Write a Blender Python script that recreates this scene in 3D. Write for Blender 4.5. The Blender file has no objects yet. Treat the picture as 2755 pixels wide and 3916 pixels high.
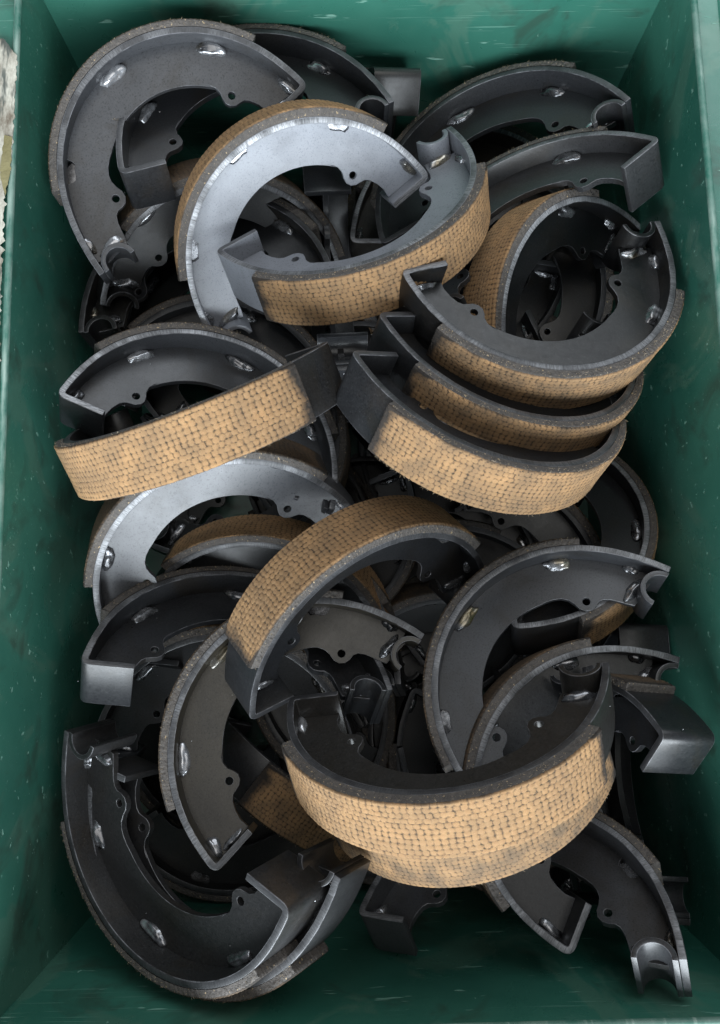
import bpy, bmesh, math, random
from mathutils import Vector, Matrix, Quaternion, noise
random.seed(7)
sc = bpy.context.scene
S = 0.001                                            # all shapes below are in millimetres
PI = math.pi

# ------------------------------------------------------------------ camera
camd = bpy.data.cameras.new('camera'); cam = bpy.data.objects.new('camera', camd)
sc.collection.objects.link(cam); sc.camera = cam
camd.sensor_fit = 'HORIZONTAL'; camd.sensor_width = 36.0; camd.lens = 39.57
camd.clip_start = 0.01; camd.clip_end = 50.0
M = ((0.99973, -0.02298, 0.00298), (-0.02317, -0.99133, 0.12934), (0.0, -0.12937, -0.99160))
m = Matrix.Identity(4)
for r in range(3):
    m[r][0] = M[r][0]; m[r][1] = -M[r][1]; m[r][2] = -M[r][2]
m[0][3] = 0; m[1][3] = 0; m[2][3] = 372 * S
cam.matrix_world = m

# ------------------------------------------------------------------ light
world = bpy.data.worlds.new('World'); sc.world = world; world.use_nodes = True
bg = world.node_tree.nodes['Background']
bg.inputs['Color'].default_value = (0.80, 0.90, 1.0, 1); bg.inputs['Strength'].default_value = 0.19
def area(name, loc, target, sx, sy, energy, col):
    ld = bpy.data.lights.new(name, 'AREA'); ld.shape = 'RECTANGLE'; ld.size = sx; ld.size_y = sy
    ld.energy = energy; ld.color = col
    o = bpy.data.objects.new(name, ld); sc.collection.objects.link(o); o.location = loc
    o.rotation_euler = (Vector(target) - Vector(loc)).to_track_quat('-Z', 'Y').to_euler()
area('window_light', (-0.1, -2.1, 0.85), (0, 0.1, -0.05), 3.4, 1.9, 235, (0.86, 0.94, 1.0))
area('ceiling_light', (0.3, 0.3, 2.4), (0, 0.05, 0), 1.6, 1.6, 12, (1.0, 0.97, 0.92))
area('doorway_light', (0.5, 2.0, 1.6), (0, 0, 0), 2.2, 1.5, 30, (0.9, 0.95, 1.0))
sc.view_settings.view_transform = 'Standard'; sc.view_settings.look = 'None'
sc.view_settings.exposure = 0.05; sc.view_settings.gamma = 1.0
sc.cycles.max_bounces = 8

# ------------------------------------------------------------------ materials
class NT:
    def __init__(s, name):
        s.m = bpy.data.materials.new(name); s.m.use_nodes = True; s.t = s.m.node_tree
        s.b = s.t.nodes['Principled BSDF']
    def n(s, typ, **kw):
        nd = s.t.nodes.new(typ)
        for k, v in kw.items():
            if k.startswith('i_'):
                key = k[2:]; key = int(key) if key.isdigit() else key.replace('_', ' ')
                nd.inputs[key].default_value = v
            else: setattr(nd, k, v)
        return nd
    def l(s, a, b): s.t.links.new(a, b)
    def val(s, x, sock):
        if isinstance(x, (int, float)): sock.default_value = x
        elif isinstance(x, tuple): sock.default_value = x
        else: s.l(x, sock)
    def math(s, op, a, b=0.0, c=0.0):
        nd = s.t.nodes.new('ShaderNodeMath'); nd.operation = op
        for i, x in enumerate((a, b, c)): s.val(x, nd.inputs[i])
        return nd.outputs[0]
    def noise(s, vec, scale, detail=2, rough=0.5, dist=0.0):
        nd = s.n('ShaderNodeTexNoise'); nd.inputs['Scale'].default_value = scale
        nd.inputs['Detail'].default_value = detail; nd.inputs['Roughness'].default_value = rough
        nd.inputs['Distortion'].default_value = dist
        if vec is not None: s.l(vec, nd.inputs['Vector'])
        return nd.outputs['Fac']
    def ramp(s, fac, stops):
        nd = s.t.nodes.new('ShaderNodeValToRGB'); s.l(fac, nd.inputs[0]); e = nd.color_ramp.elements
        while len(e) < len(stops): e.new(0.5)
        for el, (p, c) in zip(e, stops):
            el.position = p; el.color = c if isinstance(c, tuple) else (c, c, c, 1)
        return nd.outputs[0]
    def mix(s, f, a, b):
        nd = s.t.nodes.new('ShaderNodeMix'); nd.data_type = 'RGBA'
        s.val(f, nd.inputs[0]); s.val(a, nd.inputs[6]); s.val(b, nd.inputs[7])
        return nd.outputs[2]
    def scale(s, vec, x, y, z):
        nd = s.n('ShaderNodeVectorMath', operation='MULTIPLY'); s.l(vec, nd.inputs[0])
        nd.inputs[1].default_value = (x, y, z); return nd.outputs[0]
    def bump(s, h, strength, dist, normal=None):
        nd = s.n('ShaderNodeBump'); nd.inputs['Strength'].default_value = strength
        nd.inputs['Distance'].default_value = dist; s.l(h, nd.inputs['Height'])
        if normal is not None: s.l(normal, nd.inputs['Normal'])
        return nd.outputs[0]
def c4(r, g, b): return (r, g, b, 1.0)

def painted_steel(name='black_painted_steel', worn=False):
    """thin black dip paint on rolled steel; object colour: R = how grey / worn the coat is, G = warm tint, on some webs a painted brown reflection"""
    t = NT(name)
    oc = t.n('ShaderNodeTexCoord').outputs['Object']
    oi = t.n('ShaderNodeObjectInfo'); sep = t.n('ShaderNodeSeparateColor'); t.l(oi.outputs['Color'], sep.inputs[0])
    off = t.n('ShaderNodeVectorMath', operation='ADD'); t.l(oc, off.inputs[0])
    rv = t.n('ShaderNodeCombineXYZ'); 
    for i in range(3): t.l(t.math('MULTIPLY', oi.outputs['Random'], 7.0 + i), rv.inputs[i])
    t.l(rv.outputs[0], off.inputs[1]); v = off.outputs[0]
    grain = t.noise(v, 1500, 3, 0.6); blotch = t.noise(v, 38, 3, 0.55); fine = t.noise(v, 420, 2, 0.6)
    base = t.mix(sep.outputs[0], c4(0.0042, 0.0045, 0.005), c4(0.42, 0.44, 0.49))
    base = t.mix(t.math('MULTIPLY', sep.outputs[1], 1.0), base, c4(0.040, 0.032, 0.019))
    base = t.mix(t.math('MULTIPLY', t.ramp(blotch, [(0.42, 0.0), (0.70, 0.35)]), t.math('SUBTRACT', 1.0, t.math('MULTIPLY', sep.outputs[0], 0.9))), base, c4(0.026, 0.026, 0.027))
    rub = t.ramp(t.noise(v, 24, 4, 0.65, 0.8), [(0.50, 0.0), (0.66, 0.5)])
    base = t.mix(t.math('MULTIPLY', rub, t.math('SUBTRACT', 1.0, t.math('MULTIPLY', sep.outputs[0], 0.8))), base, c4(0.022, 0.017, 0.011))
    sp_ = t.noise(v, 1100, 2, 0.7)
    base = t.mix(t.math('MULTIPLY', t.ramp(sp_, [(0.30, 0.75), (0.46, 0.0)]), t.math('SUBTRACT', 1.0, t.math('MULTIPLY', sep.outputs[0], 0.8))), base, c4(0.003, 0.003, 0.004))
    base = t.mix(t.ramp(sp_, [(0.58, 0.0), (0.76, 0.30)]), base, c4(0.10, 0.10, 0.105))
    if worn:                                                         # arrises where the coat has rubbed thin
        base = t.mix(t.ramp(t.noise(v, 130, 3, 0.65), [(0.40, 0.12), (0.62, 0.85)]), base, c4(0.20, 0.20, 0.215))
    t.l(base, t.b.inputs['Base Color'])
    r = t.ramp(t.math('ADD', t.math('MULTIPLY', blotch, 0.6), t.math('MULTIPLY', fine, 0.4)), [(0.3, 0.26), (0.7, 0.44)])
    t.l(r, t.b.inputs['Roughness']); t.b.inputs['Specular IOR Level'].default_value = 0.55
    h = t.math('ADD', t.math('MULTIPLY', grain, 0.6), t.math('MULTIPLY', fine, 0.8))
    t.l(t.bump(h, 0.35, 0.00012), t.b.inputs['Normal'])
    return t.m

def ground_edge():
    """side of the rim where the lining has been ground flush: streaky; object colour R = bareness"""
    t = NT('ground_steel_edge')
    oc = t.n('ShaderNodeTexCoord').outputs['Object']
    oi = t.n('ShaderNodeObjectInfo'); sep = t.n('ShaderNodeSeparateColor'); t.l(oi.outputs['Color'], sep.inputs[0])
    xyz = t.n('ShaderNodeSeparateXYZ'); t.l(oc, xyz.inputs[0])
    ang = t.math('ARCTAN2', xyz.outputs[1], xyz.outputs[0])
    cmb = t.n('ShaderNodeCombineXYZ'); t.l(t.math('MULTIPLY', ang, 55.0), cmb.inputs[0])
    t.l(t.math('MULTIPLY', oi.outputs['Random'], 50.0), cmb.inputs[1])
    rad = t.n('ShaderNodeVectorMath', operation='LENGTH'); t.l(oc, rad.inputs[0]); t.l(t.math('MULTIPLY', rad.outputs[1], 90.0), cmb.inputs[2])
    st = t.noise(cmb.outputs[0], 2.6, 4, 0.7)
    big = t.noise(cmb.outputs[0], 0.09, 2, 0.5)
    bare = t.math('MULTIPLY', sep.outputs[2], t.ramp(big, [(0.40, 0.35), (0.55, 1.0)]))
    col = t.mix(t.ramp(st, [(0.35, 0.0), (0.7, 1.0)]), c4(0.13, 0.132, 0.138), c4(0.62, 0.63, 0.66))
    base = t.mix(bare, c4(0.022, 0.022, 0.024), col)
    t.l(base, t.b.inputs['Base Color']); t.l(t.math('MULTIPLY', bare, 0.3), t.b.inputs['Metallic'])
    t.b.inputs['Roughness'].default_value = 0.42
    t.l(t.bump(st, 0.5, 0.0002), t.b.inputs['Normal'])
    return t.m

def weld_metal():
    t = NT('weld_metal')
    oc = t.n('ShaderNodeTexCoord').outputs['Object']; oi = t.n('ShaderNodeObjectInfo')
    off = t.n('ShaderNodeVectorMath', operation='ADD'); t.l(oc, off.inputs[0])
    rv = t.n('ShaderNodeCombineXYZ')
    for i in range(3): t.l(t.math('MULTIPLY', oi.outputs['Random'], 9.0 + i), rv.inputs[i])
    t.l(rv.outputs[0], off.inputs[1]); v = off.outputs[0]
    a = t.noise(v, 75, 3, 0.6); b = t.noise(v, 45, 2, 0.5); r = t.noise(v, 700, 2, 0.6)
    col = t.mix(t.ramp(a, [(0.36, 0.0), (0.60, 1.0)]), c4(0.02, 0.02, 0.022), c4(0.60, 0.61, 0.64))
    col = t.mix(t.ramp(b, [(0.56, 0.0), (0.66, 0.55)]), col, c4(0.34, 0.26, 0.10))
    col = t.mix(t.ramp(oi.outputs['Random'], [(0.15, 0.65), (0.9, 0.0)]), col, c4(0.06, 0.06, 0.065))
    t.l(col, t.b.inputs['Base Color']); t.b.inputs['Metallic'].default_value = 0.75
    t.l(t.ramp(r, [(0.3, 0.20), (0.7, 0.34)]), t.b.inputs['Roughness'])
    t.b.inputs['Coat Weight'].default_value = 0.8; t.b.inputs['Coat Roughness'].default_value = 0.15
    t.l(t.bump(t.math('ADD', t.math('MULTIPLY', r, 0.3), t.math('MULTIPLY', t.noise(v, 230, 2), 2.0)), 0.25, 0.0004), t.b.inputs['Normal'])
    return t.m

def woven_face():
    """woven friction cloth; vertex attribute 'yarn' = height of the yarn, UV = (arc, width) in mm/100"""
    t = NT('woven_lining')
    uv = t.n('ShaderNodeUVMap'); uv.uv_map = 'weave'; u = uv.outputs[0]
    at = t.n('ShaderNodeAttribute', attribute_name='yarn'); hgt = at.outputs['Fac']
    ae = t.n('ShaderNodeAttribute', attribute_name='soot'); soot = ae.outputs['Fac']
    oi = t.n('ShaderNodeObjectInfo'); sep = t.n('ShaderNodeSeparateColor'); t.l(oi.outputs['Color'], sep.inputs[0])
    off = t.n('ShaderNodeVectorMath', operation='ADD'); t.l(u, off.inputs[0])
    rv = t.n('ShaderNodeCombineXYZ'); t.l(t.math('MULTIPLY', oi.outputs['Random'], 11.0), rv.inputs[0])
    t.l(t.math('MULTIPLY', oi.outputs['Random'], 23.0), rv.inputs[1]); t.l(rv.outputs[0], off.inputs[1]); v = off.outputs[0]
    fib = t.noise(t.scale(v, 1.0, 2.2, 1), 190, 4, 0.7); blot = t.noise(v, 9, 4, 0.6); yarn = t.noise(v, 36, 2, 0.5)
    col = t.mix(yarn, c4(0.40, 0.215, 0.095), c4(0.69, 0.415, 0.195))
    col = t.mix(t.ramp(fib, [(0.52, 0.0), (0.78, 0.75)]), col, c4(0.78, 0.56, 0.36))
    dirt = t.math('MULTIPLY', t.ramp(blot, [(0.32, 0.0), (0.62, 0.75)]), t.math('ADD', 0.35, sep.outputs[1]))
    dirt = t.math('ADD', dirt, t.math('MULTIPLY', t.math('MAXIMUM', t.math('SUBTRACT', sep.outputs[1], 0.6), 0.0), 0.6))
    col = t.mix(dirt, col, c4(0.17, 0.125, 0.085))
    gap = t.ramp(t.math('ADD', hgt, t.math('ADD', t.math('MULTIPLY', t.math('SUBTRACT', yarn, 0.5), 0.5), t.math('MULTIPLY', t.math('SUBTRACT', fib, 0.5), 0.6))), [(0.14, 1.0), (0.32, 0.78), (0.52, 0.28), (0.68, 0.0)])
    col = t.mix(t.math('MULTIPLY', gap, 1.0), col, c4(0.070, 0.052, 0.038))
    brass = t.ramp(t.noise(t.scale(v, 1.6, 1, 1), 330, 1, 0.4), [(0.70, 0.0), (0.73, 1.0)])
    col = t.mix(t.math('MULTIPLY', brass, 0.8), col, c4(0.9, 0.72, 0.42))
    sm = t.ramp(t.math('ADD', soot, t.math('MULTIPLY', t.math('SUBTRACT', blot, 0.5), 0.9)), [(0.35, 0.0), (0.75, 0.95)])
    col = t.mix(sm, col, c4(0.035, 0.033, 0.032))
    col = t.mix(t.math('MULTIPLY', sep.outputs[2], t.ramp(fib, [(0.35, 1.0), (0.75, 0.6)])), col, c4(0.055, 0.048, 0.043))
    t.l(col, t.b.inputs['Base Color']); t.b.inputs['Roughness'].default_value = 0.82
    t.l(t.math('MULTIPLY', brass, 0.7), t.b.inputs['Metallic'])
    t.b.inputs['Specular IOR Level'].default_value = 0.3
    t.l(t.bump(fib, 1.0, 0.0010), t.b.inputs['Normal'])
    return t.m

def cut_lining():
    t = NT('cut_lining_side')
    oc = t.n('ShaderNodeTexCoord').outputs['Object']; oi = t.n('ShaderNodeObjectInfo')
    sep = t.n('ShaderNodeSeparateColor'); t.l(oi.outputs['Color'], sep.inputs[0])
    a = t.noise(oc, 420, 4, 0.65); b = t.noise(oc, 1100, 2, 0.5); c = t.noise(oc, 60, 2, 0.5)
    col = t.mix(a, c4(0.036, 0.034, 0.033), c4(0.185, 0.160, 0.140))
    col = t.mix(t.math('MULTIPLY', c, 0.4), col, c4(0.05, 0.05, 0.052))
    gl = t.ramp(t.noise(oc, 700, 1, 0.4), [(0.70, 0.0), (0.73, 1.0)])
    col = t.mix(t.math('MULTIPLY', gl, 0.8), col, c4(0.62, 0.48, 0.30))
    t.l(col, t.b.inputs['Base Color']); t.b.inputs['Roughness'].default_value = 0.8
    t.l(t.math('MULTIPLY', gl, 0.6), t.b.inputs['Metallic'])
    t.l(t.bump(t.math('ADD', a, t.math('MULTIPLY', b, 0.4)), 1.0, 0.0009), t.b.inputs['Normal'])
    return t.m

def fibre_mat():
    t = NT('loose_fibre'); t.b.inputs['Base Color'].default_value = c4(0.42, 0.33, 0.22)
    t.b.inputs['Roughness'].default_value = 0.6; return t.m

def green_plastic():
    t = NT('green_plastic')
    oc = t.n('ShaderNodeTexCoord').outputs['Object']
    geo = t.n('ShaderNodeNewGeometry')
    # scuffs run in several directions
    base = c4(0.024, 0.124, 0.090)
    big = t.noise(oc, 7, 4, 0.6); mid = t.noise(oc, 26, 4, 0.62, 0.6); fine = t.noise(oc, 300, 3, 0.6)
    col = t.mix(t.ramp(big, [(0.35, 0.0), (0.7, 1.0)]), base, c4(0.055, 0.20, 0.146))
    # greyish dried film with a ragged edge, and brown dirt
    film = t.ramp(t.noise(t.scale(oc, 1, 1, 0.7), 16, 5, 0.6, 0.8), [(0.53, 0.0), (0.575, 1.0)])
    col = t.mix(t.math('MULTIPLY', film, 0.5), col, c4(0.085, 0.185, 0.135))
    dirt = t.ramp(mid, [(0.55, 0.0), (0.68, 1.0)])
    col = t.mix(t.math('MULTIPLY', dirt, 0.55), col, c4(0.030, 0.042, 0.030))
    sc_ = None
    for i, (rx, rz, thr, sxx) in enumerate(((0.5, 0.3, 0.71, 9), (-0.7, 1.1, 0.715, 12), (1.2, -0.6, 0.72, 14))):
        mp = t.n('ShaderNodeMapping'); t.l(oc, mp.inputs[0]); mp.inputs['Rotation'].default_value = (rx, rx * 0.6 + 0.2, rz)
        mp.inputs['Scale'].default_value = (1, sxx * 0.5, sxx * 0.5); mp.inputs['Location'].default_value = (i, i, i)
        a = t.noise(mp.outputs[0], 34, 3, 0.55)
        k = t.ramp(a, [(thr - 0.02, 0.0), (thr + 0.015, 1.0)])
        sc_ = k if sc_ is None else t.math('MAXIMUM', sc_, k)
    for i, (rx, rz, thr) in enumerate(((0.9, 0.5, 0.66), (-0.4, 1.9, 0.665), (2.0, -1.0, 0.67), (1.5, 2.6, 0.67))):
        mp = t.n('ShaderNodeMapping'); t.l(oc, mp.inputs[0]); mp.inputs['Rotation'].default_value = (rx, rx * 1.3, rz)
        mp.inputs['Scale'].default_value = (1, 34, 34); mp.inputs['Location'].default_value = (i * 2.3, i, i * 0.7)
        a = t.noise(mp.outputs[0], 17, 2, 0.5)
        sc_ = t.math('MAXIMUM', sc_, t.math('MULTIPLY', t.ramp(a, [(thr + 0.03, 0.0), (thr + 0.05, 1.0)]), t.ramp(t.noise(oc, 9 + i, 2, 0.5), [(0.46, 0.0), (0.6, 0.4)])))
    nick = t.ramp(t.noise(t.scale(oc, 1, 1, 0.6), 150, 3, 0.65), [(0.725, 0.0), (0.745, 1.0)])
    sc_ = t.math('MAXIMUM', sc_, nick)
    col = t.mix(t.math('MULTIPLY', sc_, 0.62), col, c4(0.28, 0.52, 0.42))
    t.l(col, t.b.inputs['Base Color'])
    t.l(t.ramp(mid, [(0.3, 0.24), (0.7, 0.42)]), t.b.inputs['Roughness'])
    t.b.inputs['Specular IOR Level'].default_value = 0.75
    h = t.math('ADD', t.math('MULTIPLY', fine, 0.25), t.math('ADD', t.math('MULTIPLY', sc_, -0.8), t.math('MULTIPLY', t.noise(oc, 40, 2), 1.2)))
    t.l(t.bump(h, 0.5, 0.0005), t.b.inputs['Normal'])
    return t.m

def rim_plastic():
    t = NT('dusty_green_rim')
    oc = t.n('ShaderNodeTexCoord').outputs['Object']
    a = t.noise(oc, 60, 5, 0.65); b = t.noise(t.scale(oc, 5, 0.6, 1), 30, 4, 0.6)
    col = t.mix(t.ramp(a, [(0.35, 0.0), (0.7, 1.0)]), c4(0.025, 0.13, 0.095), c4(0.17, 0.26, 0.22))
    col = t.mix(t.ramp(b, [(0.55, 0.0), (0.7, 0.7)]), col, c4(0.38, 0.48, 0.42))
    t.l(col, t.b.inputs['Base Color']); t.b.inputs['Roughness'].default_value = 0.48
    t.l(t.bump(a, 0.4, 0.0005), t.b.inputs['Normal']); return t.m

def ledge_plastic():
    t = NT('pale_dusty_ledge')
    oc = t.n('ShaderNodeTexCoord').outputs['Object']
    a = t.noise(oc, 45, 5, 0.7); b = t.noise(t.scale(oc, 3, 0.5, 1), 60, 4, 0.6)
    col = t.mix(t.ramp(a, [(0.35, 0.0), (0.65, 1.0)]), c4(0.20, 0.26, 0.23), c4(0.40, 0.44, 0.41))
    col = t.mix(t.ramp(b, [(0.60, 0.0), (0.70, 0.6)]), col, c4(0.05, 0.16, 0.12))
    t.l(col, t.b.inputs['Base Color']); t.b.inputs['Roughness'].default_value = 0.6
    t.l(t.bump(a, 0.5, 0.0006), t.b.inputs['Normal']); return t.m

def paper():
    t = NT('weathered_paper')
    oc = t.n('ShaderNodeTexCoord').outputs['Object']
    a = t.noise(t.scale(oc, 1.6, 0.7, 1), 70, 5, 0.7); b = t.noise(t.scale(oc, 2.5, 0.6, 1), 40, 4, 0.7)
    col = t.mix(t.ramp(a, [(0.36, 0.0), (0.62, 1.0)]), c4(0.16, 0.13, 0.095), c4(0.56, 0.54, 0.46))
    col = t.mix(t.ramp(b, [(0.52, 0.0), (0.60, 0.85)]), col, c4(0.045, 0.06, 0.055))
    t.l(col, t.b.inputs['Base Color']); t.b.inputs['Roughness'].default_value = 0.85
    t.l(t.bump(a, 0.8, 0.001), t.b.inputs['Normal']); return t.m
def glue():
    t = NT('aged_tape_glue'); oc = t.n('ShaderNodeTexCoord').outputs['Object']; a = t.noise(oc, 90, 4, 0.65)
    t.l(t.mix(a, c4(0.10, 0.085, 0.03), c4(0.36, 0.32, 0.17)), t.b.inputs['Base Color'])
    t.b.inputs['Roughness'].default_value = 0.4; t.l(t.bump(a, 0.8, 0.001), t.b.inputs['Normal']); return t.m

STEEL, EDGE, WELD = painted_steel(), ground_edge(), weld_metal()
WORN = painted_steel('rubbed_steel_arris', True)
WOVEN, CUT, FIBRE = woven_face(), cut_lining(), fibre_mat()
GREEN, RIMG, LEDGE, PAPER, GLUE = green_plastic(), rim_plastic(), ledge_plastic(), paper(), glue()

# ------------------------------------------------------------------ helpers
def finish(name, bm, mats, sharp=35, bevel=0.0, smooth=True, arris=None):
    if bevel > 0:
        es = [e for e in bm.edges if len(e.link_faces) == 2 and e.calc_face_angle(0) > math.radians(40)]
        bmesh.ops.bevel(bm, geom=es, offset=bevel, segments=2, profile=0.5, affect='EDGES', clamp_overlap=True)
    if arris is not None:
        bm.normal_update()
        for f in bm.faces:
            if 0.18 < abs(f.normal.z) < 0.97: f.material_index = arris
    bmesh.ops.scale(bm, vec=(S, S, S), verts=bm.verts)
    for e in bm.edges:
        if len(e.link_faces) == 2 and e.calc_face_angle(0) > math.radians(sharp): e.smooth = False
    for f in bm.faces: f.smooth = smooth
    me = bpy.data.meshes.new(name); bm.to_mesh(me); bm.free()
    for mt in (mats if isinstance(mats, (list, tuple)) else [mats]): me.materials.append(mt)
    return me
def link(name, me, parent=None):
    o = bpy.data.objects.new(name, me); sc.collection.objects.link(o)
    if parent: o.parent = parent
    return o
def box(bm, x0, x1, y0, y1, z0, z1, mi=0):
    v = [bm.verts.new(p) for p in ((x0,y0,z0),(x1,y0,z0),(x1,y1,z0),(x0,y1,z0),(x0,y0,z1),(x1,y0,z1),(x1,y1,z1),(x0,y1,z1))]
    for q in ((3,2,1,0),(4,5,6,7),(0,1,5,4),(1,2,6,5),(2,3,7,6),(3,0,4,7)):
        bm.faces.new([v[i] for i in q]).material_index = mi
def pol(r, a, cx=0, cy=0): return (cx + r * math.cos(math.radians(a)), cy + r * math.sin(math.radians(a)))

# ------------------------------------------------------------------ the bin (inner box x -167..178, y -177..342, rim at z = 0)
X0, X1, Y0, Y1, ZB = -168.0, 178.5, -178.0, 343.0, -238.0
bin_ = bpy.data.objects.new('storage_bin', None); sc.collection.objects.link(bin_)
bin_.location = (0, 0, ZB * S); bin_['label'] = 'scuffed green plastic storage bin holding the heap of brake shoes'; bin_['category'] = 'bin'
def bin_part(name, bm, mats, **kw):
    o = link(name, finish(name, bm, mats, **kw), bin_); o.location = (0, 0, -ZB * S); return o
def rect_loop(x0, x1, y0, y1, z, r, n=7):
    out = []
    for (cx, cy, a0) in ((x1-r, y1-r, 0), (x0+r, y1-r, 90), (x0+r, y0+r, 180), (x1-r, y0+r, 270)):
        for i in range(n): 
            p = pol(r, a0 + 90 * i / (n - 1), cx, cy); out.append((p[0], p[1], z))
    return out
def grid_wall(p0, p1, z0, z1, out, bulge):
    """inner face of one wall as a gently uneven sheet with a second skin 3 mm behind it"""
    bm = bmesh.new(); NX, NZ = 60, 30; rows = []
    d = Vector((p1[0]-p0[0], p1[1]-p0[1], 0))
    for j in range(NZ + 1):
        row = []
        for i in range(NX + 1):
            s, t = i / NX, j / NZ
            P = Vector((p0[0], p0[1], 0)) + d * s; P.z = z0 + (z1 - z0) * t
            w = math.sin(PI * s) * (0.4 + 0.6 * t) * bulge + 0.5 * noise.noise(P * 0.013)
            ease = min(1, s * 14, (1 - s) * 14)
            P += Vector(out) * (w * ease * (1 - t ** 6)) ; row.append(bm.verts.new(P))
        rows.append(row)
    for j in range(NZ):
        for i in range(NX): bm.faces.new((rows[j][i], rows[j][i+1], rows[j+1][i+1], rows[j+1][i]))
    ret = bmesh.ops.extrude_face_region(bm, geom=bm.faces[:])
    vs = [v for v in ret['geom'] if isinstance(v, bmesh.types.BMVert)]
    bmesh.ops.translate(bm, verts=vs, vec=Vector(out) * 3.0)
    bmesh.ops.recalc_face_normals(bm, faces=bm.faces)
    return bm
bin_part('side_wall', grid_wall((X0, Y0), (X0, Y1), ZB, -0.5, (-1, 0, 0), 1.0), GREEN)
bin_part('side_wall', grid_wall((X1, Y0), (X1, Y1), ZB, -0.5, (1, 0, 0), 1.0), GREEN)
bin_part('end_wall', grid_wall((X0, Y0), (X1, Y0), ZB, -0.5, (0, -1, 0), 1.0), GREEN)
bin_part('end_wall', grid_wall((X0, Y1), (X1, Y1), ZB, -0.5, (0, 1, 0), 1.0), GREEN)
bm = bmesh.new(); box(bm, X0 - 3, X1 + 3, Y0 - 3, Y1 + 3, ZB - 4, ZB); bin_part('base', bm, GREEN)
# the floor the bin stands on
t = NT('worn_concrete'); oc_ = t.n('ShaderNodeTexCoord').outputs['Object']
t.l(t.mix(t.noise(oc_, 6, 6, 0.65), c4(0.16, 0.155, 0.145), c4(0.30, 0.29, 0.27)), t.b.inputs['Base Color']); t.b.inputs['Roughness'].default_value = 0.8
t.l(t.bump(t.noise(oc_, 120, 4, 0.6), 0.5, 0.001), t.b.inputs['Normal'])
bm = bmesh.new(); v_ = [bm.verts.new(p) for p in ((-4000, -4000, 0), (4000, -4000, 0), (4000, 4000, 0), (-4000, 4000, 0))]; bm.faces.new(v_)
gr = link('ground', finish('ground', bm, t.m)); gr.location = (0, 0, (ZB - 4.5) * S); gr['kind'] = 'structure'
# rim: bead, shallow channel, outer bead, pale ledge, skirt
prof = [(0.0, -0.6), (0.0, 0.6), (0.7, 1.5), (2.0, 1.7), (3.1, 1.0), (3.6, -0.8), (9.0, -1.0), (14.0, -0.6), (14.6, 0.9), (15.6, 1.4), (16.8, 1.0),
        (17.6, -0.4), (30.0, -0.8), (34.0, -2.2), (35.0, -30.0)]
bm = bmesh.new(); loops = []
for (d, z) in prof:
    loops.append([bm.verts.new((x, y, z)) for (x, y, z) in rect_loop(X0 - d, X1 + d, Y0 - d, Y1 + d, z, 4.0 + d)])
for k in range(len(loops) - 1):
    a, b = loops[k], loops[k + 1]; n = len(a)
    for i in range(n):
        f = bm.faces.new((a[i], a[(i+1) % n], b[(i+1) % n], b[i])); f.material_index = 1 if k >= 11 else (2 if 4 < k < 8 else 0)
bmesh.ops.recalc_face_normals(bm, faces=bm.faces)
bin_part('rim', bm, [RIMG, LEDGE, GREEN], sharp=50)
# torn remains of a label stuck along the left rim
def ragged(pts, z, th, amp, seed):
    bm = bmesh.new(); out = []
    n = len(pts)
    for i in range(n):
        a, b = Vector(pts[i]), Vector(pts[(i+1) % n]); L = (b - a).length; k = max(1, int(L / 1.2))
        nrm = Vector((-(b-a).y, (b-a).x)).normalized()
        for j in range(k):
            p = a.lerp(b, j / k) + nrm * amp * (noise.noise(Vector((p_ := i * 9.1 + j * 0.45, seed, 0))) + 0.5 * noise.noise(Vector((p_ * 3.1, seed, 4))))
            out.append(bm.verts.new((p.x, p.y, z)))
    f = bm.faces.new(out)
    r = bmesh.ops.extrude_face_region(bm, geom=[f]); vs = [v for v in r['geom'] if isinstance(v, bmesh.types.BMVert)]
    bmesh.ops.translate(bm, verts=vs, vec=(0, 0, th)); bmesh.ops.recalc_face_normals(bm, faces=bm.faces)
    bmesh.ops.triangulate(bm, faces=bm.faces)
    return bm
lab = bin_part('torn_label', ragged([(-168.2, 287), (-169, 235), (-170, 222), (-174, 225), (-180, 250), (-190, 290), (-176, 297)], 1.75, 0.5, 1.3, 2.0), PAPER, smooth=False)
lab['label'] = 'torn off-white paper label peeling from the left rim'
bin_part('torn_label', ragged([(-172, 232), (-172.5, 40), (-174.5, -40), (-198, -40), (-198, 300), (-186, 300), (-180, 250)], 1.45, 0.3, 2.2, 5.0), PAPER, smooth=False)
bin_part('torn_label', ragged([(-172.5, -92), (-169.5, -99), (-170.2, -108), (-176, -112), (-178, -96)], 1.8, 0.3, 1.0, 9.0), PAPER, smooth=False)
bin_part('tape_remnant', ragged([(-169.3, 242), (-169.2, 224), (-171.6, 211), (-174.6, 222), (-173, 243)], 2.2, 0.4, 0.9, 7.0), GLUE, smooth=False)

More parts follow.
